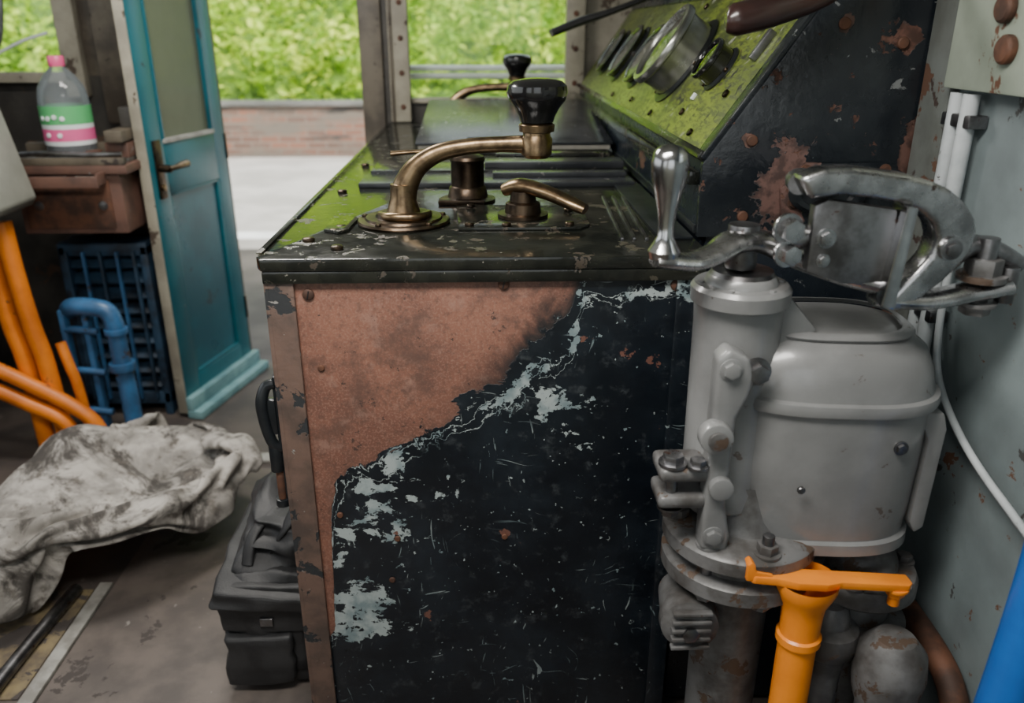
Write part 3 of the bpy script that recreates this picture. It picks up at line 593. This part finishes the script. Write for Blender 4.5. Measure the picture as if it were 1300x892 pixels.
# lever and linkage
l=B('brake_lever_handle')
l.lathe([(0,-.012),(.02,-.010),(.022,0),(.016,.010),(.011,.02),(.0105,.035),(.013,.055),(.019,.08),(.0235,.10),(.0245,.115),(.022,.128),(.014,.136),(0,.139)],(.238,1.05,1.177),'steel',seg=40)
l.tube([(.224,1.045,1.165),(.245,1.05,1.163),(.28,1.062,1.158),(.315,1.075,1.166),(.345,1.09,1.178),(.385,1.10,1.176),(.43,1.09,1.158),(.50,1.07,1.136),(.56,1.06,1.122)],[.018,.023,.023,.025,.030,.032,.032,.032,.030],'steelworn',flat=.5,up=(0,0,1),sub=10)
l.cyl((.36,1.105,1.137),(.36,1.105,1.20),.022,'steeldull',bev=.004)
l.bolt((.400,1.05,1.205),(.2,-1,0),.016,'steelworn',.02); l.bolt((.402,1.05,1.172),(.2,-1,0),.014,'steelworn',.02); l.cyl((.405,1.06,1.19),(.46,1.06,1.195),.016,'steelworn')
l.prism([(.402,1.275),(.432,1.286),(.47,1.287),(.505,1.283),(.545,1.277),(.575,1.269),(.600,1.259),(.622,1.243),(.640,1.222),(.648,1.200),(.645,1.178),(.634,1.158),(.614,1.135),(.572,1.095),(.545,1.095),(.549,1.118),(.574,1.148),(.590,1.170),(.594,1.192),(.586,1.213),(.568,1.230),(.545,1.240),(.50,1.248),(.457,1.252),(.417,1.247)],(1.030,1.072),'steelworn','XZ',.009,3)
l.tube([(.412,1.06,1.262),(.43,1.12,1.258),(.50,1.26,1.235),(.60,1.415,1.19)],[.014,.014,.015,.016],'steeldull')
l.prism([(.428,1.150),(.428,1.238),(.445,1.246),(.538,1.232),(.545,1.128),(.48,1.132)],(1.036,1.056),'steeldull','XZ',.004)
l.prism([(.541,1.240),(.556,1.238),(.548,1.100),(.528,1.105)],(1.018,1.060),'steel','XZ',.003)
l.bolt((.448,1.036,1.195),(0,-1,0),.010,'steelworn'); l.bolt((.448,1.036,1.165),(0,-1,0),.007,'steelworn')
l.cyl((.612,1.022,1.182),(.612,1.075,1.182),.016,'steelworn',bev=.003); l.bolt((.612,1.023,1.182),(0,-1,0),.010,'steeldull')
l.tube([(.53,1.05,1.108),(.60,1.05,1.104),(.66,1.05,1.114),(.715,1.05,1.124)],[.018,.024,.024,.022],'steelworn',flat=.55)
l.tube([(.63,1.06,1.165),(.66,1.07,1.176),(.70,1.07,1.166),(.735,1.07,1.148)],[.024,.022,.022,.020],'steeldull',flat=.7)
l.cyl((.68,1.055,1.09),(.68,1.055,1.19),.014,'steeldull'); l.bolt((.68,1.055,1.132),(0,0,1),.024,'greydirty',.03); l.bolt((.68,1.055,1.10),(0,0,-1),.020,'greydirty',.018)
l.cyl((.715,1.05,1.10),(.715,1.05,1.15),.012,'steeldull')
l.done()

# ------------------------------------------------------------------ right wall fittings
c=B('wall_conduit')
for y in (1.262,1.298): c.tube([(.738,y,1.36),(.738,y,1.0),(.738,y,.6),(.738,y,.0)],.0125,'whitepipe')
for z in (1.31,1.0,.7): c.bb(.728,.758,1.24,1.32,z,z+.02,'steeldull',.003)
c.done()
c=B('hanging_cable'); c.tube([(.738,1.23,1.12),(.735,1.22,1.0),(.735,1.19,.92),(.735,1.10,.86),(.738,.98,.82),(.74,.85,.80),(.74,.6,.83)],.006,'whitepipe'); c.done()
c=B('trim_4')
c.bb(.724,.759,.84,1.325,1.365,1.95,'cream',.006); c.bb(.735,.759,.0,.84,1.365,1.42,'cream',.006); c.bb(.742,.759,1.335,1.425,.9,2.0,'wallrust',.004)
for y,z in ((1.17,1.425),(1.19,1.478)): c.bolt((.724,y,z),(-1,0,0),.020,'rust',.010,False)
c.done()
c=B('window_3'); c.bb(.785,.79,.0,.85,1.40,1.95,'glass',0); c.done()
c=B('blue_handbrake_tube'); c.tube([(.64,.80,0),(.655,.80,.35),(.692,.82,.72),(.712,.84,.91)],.032,'bluebright'); c.cyl((.64,.80,0),(.64,.80,.02),.06,'bluebright'); c.done()
c=B('rusty_drain_pipe'); c.tube([(.737,.96,.0),(.737,.96,.38),(.736,.97,.45),(.735,1.03,.49),(.735,1.18,.50),(.735,1.36,.50)],.022,'rust'); c.done()

# ------------------------------------------------------------------ left side
c=B('wall_cabinet'); c.prism([(-1.595,1.42),(-1.500,.93),(-1.517,.905),(-2.149,.88),(-2.149,1.42)],(2.5,2.78),'beige','XZ',.01)
c.bolt((-1.54,2.5,.96),(0,-1,0),.01,'rust'); c.done()
c=B('side_shelf_box')
c.bb(-1.66,-1.225,2.86,3.49,.99,1.02,'boxrust',.004); c.bb(-1.62,-1.26,2.88,3.49,.78,.99,'boxrust',.006)
c.bb(-1.66,-1.23,2.86,2.885,1.02,1.045,'frame',.003); c.bb(-1.66,-1.24,3.07,3.10,1.02,1.07,'frame',.003)
c.bb(-1.34,-1.24,2.92,3.05,1.02,1.035,'steeldull',.003); c.bb(-1.32,-1.24,2.94,3.05,1.035,1.085,'boxrust',.004); c.tube([(-1.6,2.875,1.055),(-1.5,2.87,1.06),(-1.35,2.87,1.055),(-1.24,2.88,1.055)],.008,'steeldull')
c.bb(-1.30,-1.24,2.9,3.3,1.09,1.13,'frame',.006); c.bb(-1.28,-1.24,3.0,3.2,1.13,1.20,'darkwall',.006)
c.bb(-1.60,-1.30,2.872,2.881,.80,.97,'rust',.003)
c.bb(-1.60,-1.30,2.80,2.86,.955,.962,'rust',.002); c.bb(-1.60,-1.30,2.795,2.803,.955,.992,'boxrust',.002); c.bb(-1.60,-1.592,2.80,2.86,.955,1.0,'boxrust',.002); c.bb(-1.308,-1.30,2.80,2.86,.955,1.0,'boxrust',.002)
c.cyl((-1.56,2.83,.975),(-1.42,2.835,.978),.012,'steeldull'); c.bb(-1.40,-1.33,2.815,2.85,.962,.985,'page',.002)
c.cyl((-1.36,2.94,1.02),(-1.36,2.94,1.06),.028,'rust'); c.bolt((-1.57,2.92,1.02),(0,0,1),.02,'steeldull',.02)
for x in (-1.55,-1.33): c.bolt((x,2.872,.88),(0,-1,0),.012,'steeldull')
for x in (-1.61,-1.29): c.bb(x,x+.02,3.30,3.49,0.0,.78,'darkwall',.003)
c.done()
b=B('water_bottle'); o=(-1.445,2.97,1.0205)
b.lathe([(0,.006),(.055,0),(.075,.006),(.08,.02),(.078,.04),(.08,.06),(.08,.20),(.078,.22),(.072,.25),(.05,.285),(.026,.31),(.022,.318),(.022,.335)],o,'pet')
b.lathe([(.025,.315),(.026,.318),(.026,.345),(.023,.349),(0,.349)],o,'cap')
b.lathe([(.081,.06),(.0815,.062),(.0815,.16)],o,'labwhite'); b.lathe([(.082,.075),(.082,.115)],o,'pink'); b.lathe([(.082,.13),(.0823,.19)],o,'labgreen')
for i,(a,h_) in enumerate(((-2.2,.15),(-1.9,.15),(-1.6,.155),(-1.3,.15),(-2.0,.095),(-1.5,.095))): b.cyl((o[0]+.0815*math.cos(a),o[1]+.0815*math.sin(a),o[2]+h_),(o[0]+.085*math.cos(a),o[1]+.085*math.sin(a),o[2]+h_),.008,'labwhite',seg=12,bev=.0005)
b.lathe([(0,.008),(.07,.01),(.077,.03),(.077,.09),(0,.09)],o,'gaugeglass'); b.done()
r=B('cab_heater_radiator')
r.bb(-1.60,-1.27,3.02,3.16,.05,.10,'bluedk',.006); r.bb(-1.60,-1.27,3.02,3.16,.66,.71,'bluedk',.006)
for x in (-1.60,-1.30): r.bb(x,x+.03,3.02,3.16,.0,.70,'bluedk',.006)
for i in range(9): r.box((-1.435,3.07,.14+i*.062),(.30,.09,.012),'bluedk',rot=(.5,0,0),bev=.003)
for i in range(5): r.bb(-1.57+i*.062,-1.56+i*.062,3.0,3.02,.08,.68,'blue' if i%2 else 'bluedk',.003)
r.done()
r=B('blue_heating_pipe')
r.tube([(-1.52,2.86,.50),(-1.47,2.80,.535),(-1.40,2.78,.54),(-1.345,2.78,.525),(-1.325,2.78,.47),(-1.325,2.78,.38),(-1.32,2.78,.2),(-1.32,2.78,.0)],.032,'blue')
r.cyl((-1.325,2.78,.30),(-1.325,2.78,.33),.045,'blue'); r.cyl((-1.325,2.78,.44),(-1.325,2.78,.46),.04,'blue')
for z in (.12,.28,.44): r.tube([(-1.53,2.82,z),(-1.48,2.80,z+.01),(-1.40,2.80,z)],.013,'blue')
for x in (-1.53,-1.45): r.bb(x,x+.02,2.80,2.84,0,.52,'blue',.004)
r.done()
r=B('orange_conduit_hoses')
r.tube([(-1.60,2.72,.86),(-1.59,2.71,.7),(-1.575,2.71,.50),(-1.555,2.71,.35),(-1.54,2.71,.0)],.030,'orangehose')
r.tube([(-1.67,2.73,.86),(-1.66,2.72,.7),(-1.65,2.72,.50),(-1.63,2.72,.35),(-1.62,2.72,.0)],.030,'orangehose')
r.tube([(-1.51,2.745,.42),(-1.49,2.735,.34),(-1.475,2.735,.25),(-1.46,2.735,.0)],.018,'orangehose')
r.tube([(-1.95,2.66,.50),(-1.75,2.66,.385),(-1.62,2.66,.31),(-1.48,2.66,.22),(-1.40,2.66,.14),(-1.37,2.67,0)],.026,'orangehose')
r.tube([(-1.95,2.65,.42),(-1.75,2.65,.305),(-1.62,2.65,.23),(-1.50,2.65,.15),(-1.46,2.65,0.0)],.026,'orangehose'); r.done()

# bag
def bagpart(B_,c,sz,seed,amp=.012,taper=.0,rotx=0,roty=0):
    t=bmesh.new(); bmesh.ops.create_cube(t,size=1,matrix=Matrix.Diagonal((*sz,1)))
    bmesh.ops.bevel(t,geom=t.edges[:],offset=min(sz)*.28,segments=4,affect='EDGES',profile=.5)
    bmesh.ops.subdivide_edges(t,edges=t.edges[:],cuts=5,use_grid_fill=True)
    for vt in t.verts:
        k_=1-taper*(vt.co.z/sz[2]+.5); vt.co.x*=k_; vt.co.y*=k_
        q=vt.co*9+Vector((seed,0,0)); nn=mn.noise(q)+.5*mn.noise(q*2.3)+.8*(1-abs(mn.noise(Vector((q.x*.8,q.y*.8,q.z*2.6))))*2.4)
        vt.co+=vt.co.normalized()*nn*amp; vt.co.z=max(vt.co.z,-sz[2]/2)
    B_.add(t,'bagfab',Matrix.Translation(c)@Matrix.Rotation(rotx,4,'X')@Matrix.Rotation(roty,4,'Y'))
g=B('black_shoulder_bag')
bagpart(g,(-.505,1.72,.157),(.225,.42,.30),2,.012,.03); bagpart(g,(-.48,1.75,.33),(.19,.38,.13),6,.034,.3,0,.12)
bagpart(g,(-.500,1.655,.285),(.235,.34,.045),13,.012,.0,.12,.10); bagpart(g,(-.505,1.518,.235),(.21,.02,.12),21,.006); bagpart(g,(-.53,1.515,.10),(.15,.04,.13),9,.008)
g.tube([(-.50,1.60,.33),(-.46,1.60,.40),(-.43,1.66,.445),(-.42,1.76,.44),(-.44,1.86,.36)],.015,'bagfab',flat=.5)
g.tube([(-.55,1.56,.32),(-.54,1.60,.375),(-.50,1.68,.40),(-.48,1.78,.385),(-.50,1.86,.33)],.014,'bagfab',flat=.5)
g.box((-.505,1.505,.205),(.03,.008,.022),'steeldull',bev=.002)
g.done(ang=70)

# floor pieces
c=B('floor_plate'); c.bb(-1.05,-.375,.5,2.56,0.0,.006,'mat',.001); c.done()
c=B('trim_5'); c.bb(-1.09,-1.055,.5,1.92,0,.012,'strip',.002); c.bb(-1.0,-.40,2.60,2.66,0,.014,'strip',.002); c.done()
c=B('floor_debris_patch'); c.bb(-1.35,-1.10,1.5,1.9,0,.004,'dirt',.001); c.done()
c=B('steel_floor_rod'); c.tube([(-1.16,1.3,.022),(-1.155,1.6,.022),(-1.135,1.88,.022)],.017,'steeldull'); c.done()
c=B('seat_pedestal'); c.lathe([(.0,.0),(.14,0),(.14,.02),(.10,.03),(.09,.06),(.09,.24),(.11,.27),(.11,.30),(0,.30)],(-1.53,1.66,0),'boxrust'); c.done()

# ------------------------------------------------------------------ lights
def area(name,loc,rot,sx,sy,e,col=(1,1,1)):
    L=bpy.data.lights.new(name,'AREA'); L.shape='RECTANGLE'; L.size=sx; L.size_y=sy; L.energy=e; L.color=col
    o=bpy.data.objects.new(name,L); COL.objects.link(o); o.location=loc; o.rotation_euler=rot; return o
area('ceiling_lamp_front',(-.3,.5,ZC-.02),(0,0,0),.9,.4,44,(1,.96,.90))  # added fill under the ceiling to brighten the cab, no fixture
area('ceiling_lamp_rear',(-.8,2.3,ZC-.02),(0,0,0),.7,.3,33,(1,.96,.90))  # second added fill, lifts the far left of the interior
S=bpy.data.lights.new('sun','SUN'); S.energy=8.0; S.angle=math.radians(12); S.color=(1,.96,.88)
o=bpy.data.objects.new('sun',S); COL.objects.link(o); o.rotation_euler=(math.radians(38),math.radians(12),math.radians(20))
wd=bpy.data.worlds.new('World'); bpy.context.scene.world=wd; wd.use_nodes=True
nt=wd.node_tree; bg=nt.nodes['Background']
tc=nt.nodes.new('ShaderNodeTexCoord'); sxy=nt.nodes.new('ShaderNodeSeparateXYZ'); mr=nt.nodes.new('ShaderNodeMapRange'); mx=nt.nodes.new('ShaderNodeMix'); mx.data_type='RGBA'
nt.links.new(tc.outputs['Generated'],sxy.inputs[0]); nt.links.new(sxy.outputs[2],mr.inputs[0]); mr.inputs[1].default_value=-.1; mr.inputs[2].default_value=.6
nt.links.new(mr.outputs[0],mx.inputs[0]); mx.inputs[6].default_value=(.75,.78,.76,1); mx.inputs[7].default_value=(.86,.93,1,1)
nt.links.new(mx.outputs[2],bg.inputs[0]); bg.inputs[1].default_value=2.1

# ------------------------------------------------------------------ camera
cd=bpy.data.cameras.new('camera'); cam=bpy.data.objects.new('camera',cd); COL.objects.link(cam)
cd.lens=1033/1300*36; cd.sensor_width=36; cd.clip_start=.05
cam.location=(0,0,1.45); cam.rotation_euler=(math.pi/2-math.atan(408/1033),0,-math.radians(1.91))
cd.dof.use_dof=True; cd.dof.focus_distance=1.45; cd.dof.aperture_fstop=2.8
bpy.context.scene.camera=cam
